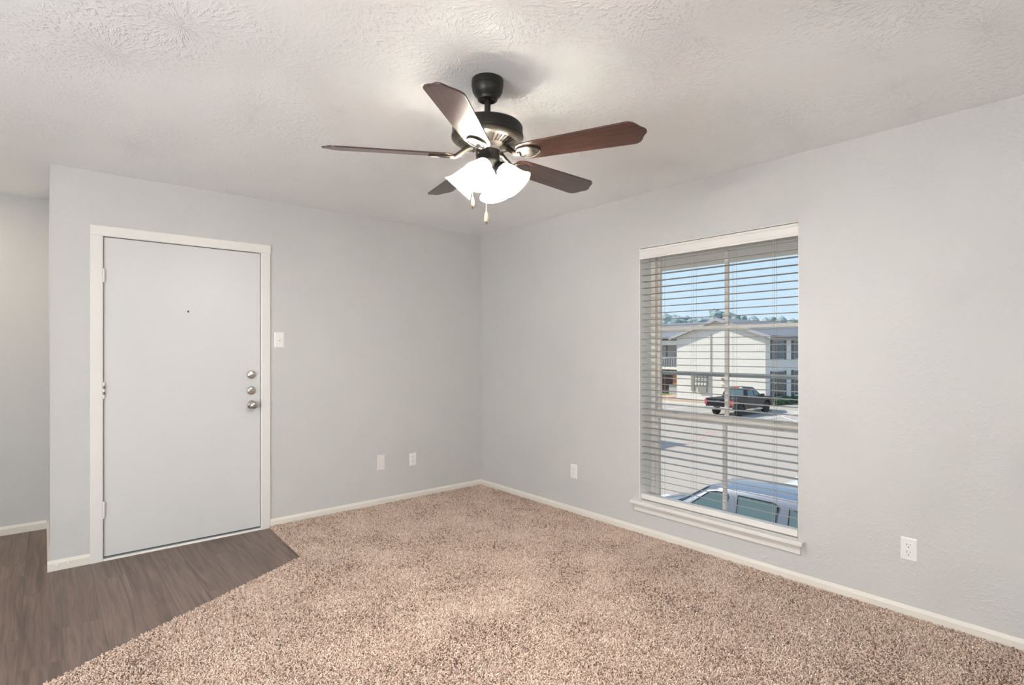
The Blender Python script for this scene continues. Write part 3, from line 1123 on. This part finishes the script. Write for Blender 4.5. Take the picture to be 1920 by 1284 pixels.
for (x0, x1) in ((42.9, 44.7), (46.9, 48.6), (50.6, 52.4)):
    for (z0, z1) in ((0.62, 2.1), (-2.55, -0.5)):
        w = MB().at(BL)
        w.box(x0 - .08, x1 + .08, gy0 - .07, gy0, z0 - .08, z1 + .08)
        wo = w.build('window_frame', M['frame_grey'], bld)
        MB().at(BL).box(x0, x1, gy0 - .085, gy0 - .06, z0, z1).build('window_pane', M['dark_glass'], wo)
        MB().at(BL).box(x0, x1, gy0 - .095, gy0 - .06, (z0 + z1) / 2 - .04, (z0 + z1) / 2 + .04).build('window_rail', M['shutter'], wo)
        for xa, xb in ((x0 - .55, x0 - .1), (x1 + .12, x1 + .57)):
            sh_ = MB().at(BL).box(xa, xb, gy0 - .06, gy0, z0 - .08, z1 + .08)
            for k in range(12):
                zz = z0 + (z1 - z0) * (k + .5) / 12
                sh_.box(xa + .05, xb - .05, gy0 - .075, gy0 - .06, zz - .03, zz + .03)
            sh_.build('shutter', M['shutter'], bld)
# recessed left wing with balcony
MB().at(BL).box(45.0, 58, gy1, 36, ZG, 2.4).build('wing_wall', M['stucco_grey'], bld)
MB().at(BL).prism([(42.9, 2.42), (47.5, 3.95), (52, 2.4), (52, 2.6), (47.5, 4.17), (42.9, 2.62)], gy1 - .5, 36.5, 'y').build('wing_roof', M['roof'], bld)
MB().at(BL).box(43.2, 43.4, gy1, 36, 1.85, 2.25).build('sunlit_wall_stand_in', M['stucco'], bld)  # added white band standing in for a sunlit wall beyond the eave
MB().at(BL).box(43.3, 43.5, 27.0, 27.2, -.3, 1.9).build('balcony_post', M['shutter'], bld)
MB().at(BL).box(43.2, 45.0, gy1, 36, -.55, -.32).build('balcony_slab', M['soffit'], bld)
rl_ = MB().at(BL)
for k in range(40):
    yy = gy1 + .1 + k * .27
    rl_.box(43.28, 43.32, yy, yy + .05, -.32, .62)
rl_.box(43.25, 43.35, gy1, 36, .58, .66)
rl_.build('balcony_railing', M['stucco_grey'], bld)
MB().at(BL).box(44.2, 44.4, gy1, 27.3, ZG, -2.1).build('low_wall', M['frame_grey'], bld)
sh_ = MB().at(BL).box(44.3, 44.34, 27.3, 33, ZG, -.56)
for k in range(38):
    sh_.box(44.27, 44.31, 27.3 + k * .15, 27.3 + k * .15 + .135, ZG + .05, -.6)
fen = empty('wooden_fence', (44.3, 30, ZG), 'dark brown stained wooden fence under the balcony', 'fence')
sh_.build('fence_panel', M['fence'], fen).matrix_local = T(-44.3 + 41.5, -30 + 20.5, 0)
odo = MB().at(T(0, 0, 0)).box(0, .06, -.45, .45, 0, 1.05)
for k in range(6):
    odo.box(-.02, 0, -.44 + k * .15, -.44 + k * .15 + .13, .02, 1.03)
od = odo.build('wooden_gate', M['orange_wood'])
od.location = (43.95, 26.2, -2.12)
tag(od, 'bright orange wood slatted panel above the grey wall under the balcony', 'gate')
od.parent = None
# electric meters on the gable wall
mb = empty('electric_meter_bank', (41.5, 22.1, -2.45), 'grey bank of round electric meters on the white brick wall', 'electric meters')
MB().box(-.16, 0, -.62, .62, .55, 1.78).build('meter_cabinet', M['meter'], mb, bevel=.02)
MB().box(-.2, 0, -.55, .30, .05, .48).build('junction_box', M['meter'], mb, bevel=.02)
MB().box(-.12, 0, .68, 1.02, .1, 1.78).build('conduit_box', M['meter'], mb, bevel=.02)
for r_ in range(3):
    for c_ in range(4):
        MB().at(T(-.16, -.45 + c_ * .30, .75 + r_ * .40) @ R(-90, 'Y')).lathe([(.12, 0), (.12, .05), (.10, .10), (.02, .12)], 20).build('meter', M['meter_face'], mb, smooth=40)
MB().at(T(-.06, 0, 0)).tube([(0, -.9, -.5), (0, -.9, 5.2)], .035, 8).build('conduit', M['meter'], mb)
m1 = empty('electric_meter', (41.5, 20.05, -1.68), 'single tan electric meter on the brick wall right above the truck', 'electric meter')
MB().box(-.13, 0, -.2, .2, 0, .75).build('meter_box', M['soffit'], m1, bevel=.03)
MB().at(T(-.13, 0, .5) @ R(-90, 'Y')).lathe([(.14, 0), (.14, .06), (.10, .12), (.02, .13)], 20).build('meter', M['meter'], m1, smooth=40)
nb = MB()
for k, (yy, w_) in enumerate(((0, .10), (-.17, .12), (-.34, .12), (-.51, .10))):
    nb.box(-.02, 0, yy - w_ / 2, yy + w_ / 2, 0, .26)
no = nb.build('number_plaque', M['soffit'])
no.location = (41.5, 17.1, 1.25)
tag(no, 'faded tan number plaque high on the brick wall near its right corner', 'number plaque')

# neighbouring block on the left whose roof corner shades the lot
nb_ = empty('apartment_block', (10.9, 20, ZG), 'white apartment block left of the lot, mostly out of view', 'building')
MB().box(-5.6, 5.6, -5.6, 8, 0, 5.0).build('wall', M['stucco'], nb_)
MB().box(-6.0, 6.0, -6.0, 8.4, 5.0, 5.3).build('roof', M['roof'], nb_)

# ---- vehicles


def wheel(parent, x, y, r, w, side):
    m_ = T(x, y, r) @ R(-90 * side, 'X')
    t = MB().at(m_).lathe([(r * .62, -w / 2), (r * .93, -w / 2), (r, -w * .32), (r, w * .32), (r * .93, w / 2), (r * .62, w / 2)], 36)
    wo = t.build('wheel', M['tire'], parent, smooth=40)
    k = MB().at(m_).lathe([(r * .64, -w * .3), (r * .64, w * .46), (r * .60, w * .48), (r * .57, w * .30), (r * .2, w * .22)], 30)
    for i in range(6):
        k.at(m_ @ R(60 * i, 'Z')).add([(r * .12, -r * .07, w * .30), (r * .6, -r * .055, w * .42), (r * .6, r * .055, w * .42), (r * .12, r * .07, w * .30),
                                       (r * .12, -r * .09, w * .20), (r * .6, -r * .08, w * .24), (r * .6, r * .08, w * .24), (r * .12, r * .09, w * .20)],
                                      [(0, 1, 2, 3), (7, 6, 5, 4), (0, 4, 5, 1), (1, 5, 6, 2), (2, 6, 7, 3), (3, 7, 4, 0)])
    k.at(m_).lathe([(r * .16, w * .2), (r * .16, w * .42), (r * .1, w * .45)], 16)
    k.build('rim', M['rim'], wo, smooth=40)


def loft(stations):
    """stations: (x, [(y,z) outline of the left half from bottom centre to top centre])"""
    b = MB()
    n = None
    vs = []
    for x, half in stations:
        ring = [(x, y, z) for y, z in half] + [(x, -y, z) for y, z in reversed(half)]
        n = len(ring)
        vs += ring
    fs = []
    for k in range(len(stations) - 1):
        for i in range(n):
            j = (i + 1) % n
            fs.append((k * n + i, k * n + j, (k + 1) * n + j, (k + 1) * n + i))
    fs.append(tuple(range(n)))
    fs.append(tuple(range((len(stations) - 1) * n, len(stations) * n)))
    return b.add(vs, fs)


def car_body(x, w, z0, zs_, zb, crown=.02):
    return (x, [(0.02, z0), (w * .88, z0), (w * .97, z0 + .12), (w, zs_), (w * .985, zb - .10), (w * .93, zb - .015), (w * .82, zb), (.02, zb + crown)])


def passenger_car(name, loc, rz, label, paint, L_, W_, HT, belt, ws_b, ws_t, rr_t, rr_b, hood_z, tail_z, windows, wheel_r=.33, roof_rails=False):
    o = empty(name, loc, label, 'car', rz=rz)
    h = W_ / 2
    nose, tail = L_ / 2, -L_ / 2
    st = [car_body(tail, h * .80, .42, .62, tail_z - .12), car_body(tail + .10, h * .92, .28, .62, tail_z - .02), car_body(tail + .45, h * .98, .24, .62, tail_z + .0),
          car_body(rr_b, h, .22, .62, belt), car_body(0, h, .22, .62, belt), car_body(ws_b - .1, h, .22, .60, belt - .02),
          car_body(ws_b + .25, h * .99, .22, .60, hood_z + .03, .03), car_body(nose - .5, h * .96, .24, .58, hood_z - .05, .03), car_body(nose - .12, h * .86, .28, .55, hood_z - .20, .02), car_body(nose, h * .72, .36, .5, hood_z - .34, .01)]
    st = [st[0]] + sorted(st[1:], key=lambda s_: s_[0])
    loft(st).build('body', M[paint], o, smooth=35, bevel=.02)
    wb, wt = h * .90, h * .69

    def gh(x, zt, wtp, zbase=belt - .06):
        f = max(0.02, (zt - zbase) / (HT - zbase))
        ww = wb + (wtp - wb) * f
        return (x, [(0.02, zbase), (wb, zbase), (wb * .5 + ww * .5 + .012, zbase * .45 + zt * .55), (ww + .006, zt - .085 * f), (ww - .035, zt - .02 * f), (ww * .7, zt + .012 * f), (.02, zt + .035 * f)])
    lo = belt - .03
    loft([gh(rr_b, lo, wt), gh(rr_t, HT - .05, wt), gh(rr_t + .35, HT - .005, wt), gh((rr_t + ws_t) / 2, HT, wt), gh(ws_t - .35, HT - .015, wt), gh(ws_t, HT - .06, wt), gh(ws_b, lo, wt)]).build('roof', M[paint], o, smooth=40)

    def side_y(z):
        f = (z - (belt - .06)) / (HT - (belt - .06))
        return wb + (wt + .03 - wb) * f + .012
    for s in (1, -1):
        for poly in windows:
            b = MB()
            n = len(poly)
            vs = [(x, s * (side_y(z) + .008), z) for x, z in poly] + [(x, s * (side_y(z) - .03), z) for x, z in poly]
            b.add(vs, [tuple(range(n)), tuple(range(n, 2 * n))] + [(i, (i + 1) % n, n + (i + 1) % n, n + i) for i in range(n)])
            wnd = b.build('side_window', M['car_glass'], o)
            gsk = MB()
            loop = [Vector((x, s * (side_y(z) + .009), z)) for x, z in poly]
            gsk.tube(loop + [loop[0]], .011, 6)
            gsk.build('window_seal', M['black_trim'], wnd)

    def slant(xa, za, xb, zb_, wa, wb2, off):
        a, b2 = Vector((xa, 0, za)), Vector((xb, 0, zb_))
        n = Vector((-(zb_ - za), 0, xb - xa)).normalized()
        if n.z < 0:
            n = -n
        p0, p1 = a.lerp(b2, .06) + n * off, a.lerp(b2, .93) + n * off
        c = n * .02
        v8 = [p0 + Vector((0, wa, 0)), p0 - Vector((0, wa, 0)), p1 - Vector((0, wb2, 0)), p1 + Vector((0, wb2, 0))]
        return MB().add([tuple(p) for p in v8] + [tuple(p - c) for p in v8], [(0, 1, 2, 3), (7, 6, 5, 4), (0, 4, 5, 1), (1, 5, 6, 2), (2, 6, 7, 3), (3, 7, 4, 0)])
    slant(ws_b, lo + .02, ws_t, HT - .06, wb * .88, wt * .95, .022).build('windshield', M['car_glass'], o)
    slant(rr_b, lo + .02, rr_t, HT - .05, wb * .84, wt * .92, .022).build('rear_window', M['car_glass'], o)
    cowl = MB().box(ws_b - .02, ws_b + .16, -wb * .9, wb * .9, belt - .03, belt + .0).build('cowl', M['black_trim'], o, bevel=.01)
    for yy in (.42, -.22):
        MB().tube([(ws_b + .1, yy, belt + .015), (ws_b - .02, yy - .1, belt + .06), (ws_b - .10, yy - .5, belt + .115)], .012, 6).build('wiper', M['black_trim'], o)
    for s in (1, -1):
        MB().box(ws_b - .55, ws_b - .42, s * (h * .94), s * (h + .17), belt - .02, belt + .13).build('door_mirror', M[paint], o, bevel=.03)
        for xx in (tail + .85, nose - .88):
            wheel(o, xx, s * (h - .11), wheel_r, .21, s)
        MB().box(tail + .02, tail + .18, s * h * .62, s * h * .93, tail_z - .30, tail_z - .08).build('tail_lamp', M['red_lens'], o, bevel=.02)
        MB().box(nose - .30, nose - .05, s * h * .50, s * h * .80, hood_z - .30, hood_z - .16).build('headlamp', M['clear_lens'], o, bevel=.03)
        if roof_rails:
            MB().tube([(rr_t + .2, s * (wt - .06), HT + .005), (rr_t + .3, s * (wt - .06), HT + .045), (ws_t - .4, s * (wt - .06), HT + .045), (ws_t - .3, s * (wt - .06), HT + .0)], .014, 8).build('roof_rail', M['black_trim'], o, smooth=60)
    return o


SUVW = [[(.86, 1.13), (-.03, 1.13), (-.03, 1.59), (.16, 1.595), (.33, 1.555)], [(-.27, 1.13), (-1.02, 1.13), (-1.02, 1.55), (-.95, 1.585), (-.27, 1.595)], [(-1.24, 1.15), (-1.72, 1.2), (-1.55, 1.48), (-1.24, 1.55)]]
passenger_car('car', (7.75, 1.28, ZG), math.radians(91), 'grey blue car parked just below the window, roof and side windows showing', 'grey_paint',
              4.7, 1.86, 1.70, 1.10, 1.20, .38, -1.78, -2.14, 1.04, 1.02, SUVW, .35)
SEDW = [[(.78, .98), (.10, .98), (.10, 1.32), (.30, 1.33)], [(.0, .98), (-.80, .98), (-.62, 1.26), (.0, 1.33)]]
passenger_car('car', (12.7, 0.25, ZG), math.radians(89), 'pale car behind the grey blue one, only its end showing at the window edge', 'pale_paint',
              4.6, 1.8, 1.45, .95, 1.15, .35, -.75, -1.55, .92, .95, SEDW, .32)

trk = empty('pickup_truck', (33.77, 14.58, ZG), 'black crew cab pickup truck parked facing the white brick building', 'truck', rz=math.radians(-1.5))


def arch(cx_, r, z0, n=12):
    pts = []
    for i in range(n + 1):
        a = math.pi - math.pi * i / n
        pts.append((cx_ + r * math.cos(a), z0 + r * math.sin(a)))
    return pts


prof = [(-2.80, .62)] + [(-2.2, .55)] + arch(-1.68, .47, .48) + [(-1.1, .45), (1.25, .45)] + arch(1.87, .47, .48) + [(2.5, .48), (2.84, .50), (2.88, .95), (2.80, 1.10), (2.55, 1.17), (1.15, 1.22), (-.80, 1.20), (-2.82, 1.20)]
MB().prism(prof, -.97, .97, 'y').build('body', M['black_paint'], trk, bevel=.035)
MB().box(-2.74, -.84, -.86, .86, 1.19, 1.215).build('bed_cover', M['black_trim'], trk, bevel=.01)
cabs = []
for x, zt in ((-.86, 1.19), (-.66, 1.80), (-.3, 1.885), (.35, 1.88), (.58, 1.80), (1.28, 1.20)):
    f = (zt - 1.15) / .74
    w_ = .93 + (.72 - .93) * f
    cabs.append((x, [(.02, 1.12), (.93, 1.12), ((.93 + w_) / 2 + .01, 1.12 * .45 + zt * .55), (w_ + .01, zt - .07 * f), (w_ - .06, zt - .005), (.02, zt + .03 * f)]))
loft(cabs).build('cab', M['black_paint'], trk, smooth=40)
for s in (1, -1):
    for poly in ([(.98, 1.27), (.20, 1.27), (.20, 1.70), (.52, 1.70)], [(.10, 1.27), (-.70, 1.27), (-.55, 1.68), (.10, 1.70)]):
        n = len(poly)

        def sy(z):
            return .93 + (.73 - .93) * (z - 1.15) / .74 + .018
        MB().add([(x, s * sy(z), z) for x, z in poly] + [(x, s * (sy(z) - .04), z) for x, z in poly], [tuple(range(n)), tuple(range(n, 2 * n))] + [(i, (i + 1) % n, n + (i + 1) % n, n + i) for i in range(n)]).build('side_window', M['car_glass'], trk)
    MB().box(-2.90, -2.60, s * .80, s * .985, .78, 1.13).build('tail_lamp', M['red_lens'], trk, bevel=.02)
    MB().box(.92, 1.06, s * .95, s * 1.2, 1.20, 1.42).build('door_mirror', M['black_trim'], trk, bevel=.03)
    MB().box(2.62, 2.90, s * .62, s * .93, .84, 1.04).build('headlamp', M['clear_lens'], trk, bevel=.02)
    for xx in (-1.68, 1.87):
        wheel(trk, xx, s * .83, .41, .26, s)
    MB().box(-1.0, 1.15, s * .93, s * 1.02, .36, .42).build('running_board', M['chrome'], trk, bevel=.015)
MB().add([(-.90, .70, 1.30), (-.90, -.70, 1.30), (-.73, -.60, 1.72), (-.73, .60, 1.72), (-.82, .70, 1.30), (-.82, -.70, 1.30), (-.65, -.60, 1.72), (-.65, .60, 1.72)],
         [(0, 1, 2, 3), (7, 6, 5, 4), (0, 4, 5, 1), (1, 5, 6, 2), (2, 6, 7, 3), (3, 7, 4, 0)]).build('rear_window', M['car_glass'], trk)
MB().add([(1.24, .74, 1.27), (1.24, -.74, 1.27), (.64, -.62, 1.78), (.64, .62, 1.78), (1.16, .74, 1.25), (1.16, -.74, 1.25), (.56, -.62, 1.76), (.56, .62, 1.76)],
         [(0, 1, 2, 3), (7, 6, 5, 4), (0, 4, 5, 1), (1, 5, 6, 2), (2, 6, 7, 3), (3, 7, 4, 0)]).build('windshield', M['car_glass'], trk)
MB().box(-2.86, -2.80, -.76, .76, .66, 1.19).build('tailgate', M['black_paint'], trk, bevel=.02)
MB().box(-2.88, -2.85, -.12, .12, .98, 1.06).build('tailgate_handle', M['chrome'], trk, bevel=.01)
rb = MB().box(-3.0, -2.78, -.95, -.24, .48, .68).box(-3.0, -2.78, .24, .95, .48, .68).box(-2.96, -2.78, -.24, .24, .48, .64)
rb.build('rear_bumper', M['chrome'], trk, bevel=.025)
MB().box(-2.975, -2.955, -.155, .155, .50, .64).build('license_plate', M['black_trim'], trk)
MB().box(-.78, -.62, -.30, .14, 1.80, 1.90).build('brake_lamp', M['red_lens'], trk, bevel=.02)
MB().box(-.78, -.62, -.50, -.32, 1.80, 1.89).build('cargo_lamp', M['clear_lens'], trk, bevel=.02)
MB().box(2.84, 2.93, -.58, .58, .62, 1.02).build('grille', M['chrome'], trk, bevel=.02)
MB().box(2.84, 3.0, -.95, .95, .46, .66).build('front_bumper', M['chrome'], trk, bevel=.03)

# ---- planting


def blob(b, c, r, rg, sub=1):
    bm = bmesh.new()
    bmesh.ops.create_icosphere(bm, subdivisions=sub, radius=1.0)
    vs = []
    for v_ in bm.verts:
        k = r * (0.78 + 0.44 * rg.random())
        vs.append((c[0] + v_.co.x * k, c[1] + v_.co.y * k, c[2] + v_.co.z * k * .85))
    fs = [tuple(l.index for l in f.verts) for f in bm.faces]
    bm.free()
    b.add(vs, fs)


def tree(loc, ht, spread, label, seed):
    rg = random.Random(seed)
    o = empty('tree', loc, label, 'tree', 'trees beyond the white building')
    t = MB().tube([(0, 0, 0), (.1, .05, ht * .25), (0, -.1, ht * .5), (.1, 0, ht * .75)], [.28, .22, .16, .08], 8)
    for k in range(5):
        a = k * 1.26 + rg.random()
        t.tube([(0, 0, ht * (.3 + .07 * k)), (math.cos(a) * spread * .3, math.sin(a) * spread * .3, ht * (.45 + .07 * k)), (math.cos(a) * spread * .6, math.sin(a) * spread * .6, ht * (.55 + .07 * k))], [.12, .08, .04], 6)
    t.build('trunk', M['bark'], o, smooth=60)
    c = MB()
    for k in range(150):
        a = rg.random() * 6.283
        rr_ = spread * math.sqrt(rg.random()) * .85
        zz = ht * (.42 + .5 * rg.random() * (1 - .55 * (rr_ / spread) ** 2))
        blob(c, (math.cos(a) * rr_, math.sin(a) * rr_, zz), spread * (.12 + .11 * rg.random()), rg)
    c.build('foliage', M['leaf'], o)


for i, (x, y, ht, sp_, lb) in enumerate(((76, 49.0, 11.2, 4.4, 'leftmost grey green tree beyond the wing roof'),
                                         (64, 38.6, 10.5, 4.1, 'grey green tree left of the gable peak, second from the left'),
                                         (76, 40.0, 11.4, 4.4, 'grey green tree right behind the gable peak, third from the left'),
                                         (64, 30.0, 10.0, 4.1, 'grey green tree over the right slope of the gable, fourth from the left'),
                                         (76, 31.0, 9.8, 4.4, 'rightmost low grey green tree near the window edge'))):
    tree((x, y, ZG), ht, sp_, lb, 20 + i)


def shrub(x, y, w_, hh, label, seed):
    rg = random.Random(seed)
    o = empty('shrub', (x, y, ZG), label, 'shrub', 'low shrubs along the side wall')
    b = MB()
    for k in range(34):
        blob(b, ((rg.random() - .5) * w_ * 1.25, (rg.random() - .5) * w_ * .6, .12 + hh * .65 * rg.random()), .14 + .1 * rg.random(), rg)
    b.build('foliage', M['hedge'], o)
    MB().tube([(0, 0, 0), (0, 0, hh * .5)], .03, 6).build('stem', M['bark'], o)


for i, (x, y, lb) in enumerate(((41.3, 15.4, 'low dark shrub nearest the corner of the white brick wall'), (43.1, 15.4, 'low dark shrub, second from the brick corner'), (44.9, 15.4, 'low dark shrub farthest from the brick corner'))):
    shrub(x, y, 1.0, .62, lb, 50 + i)
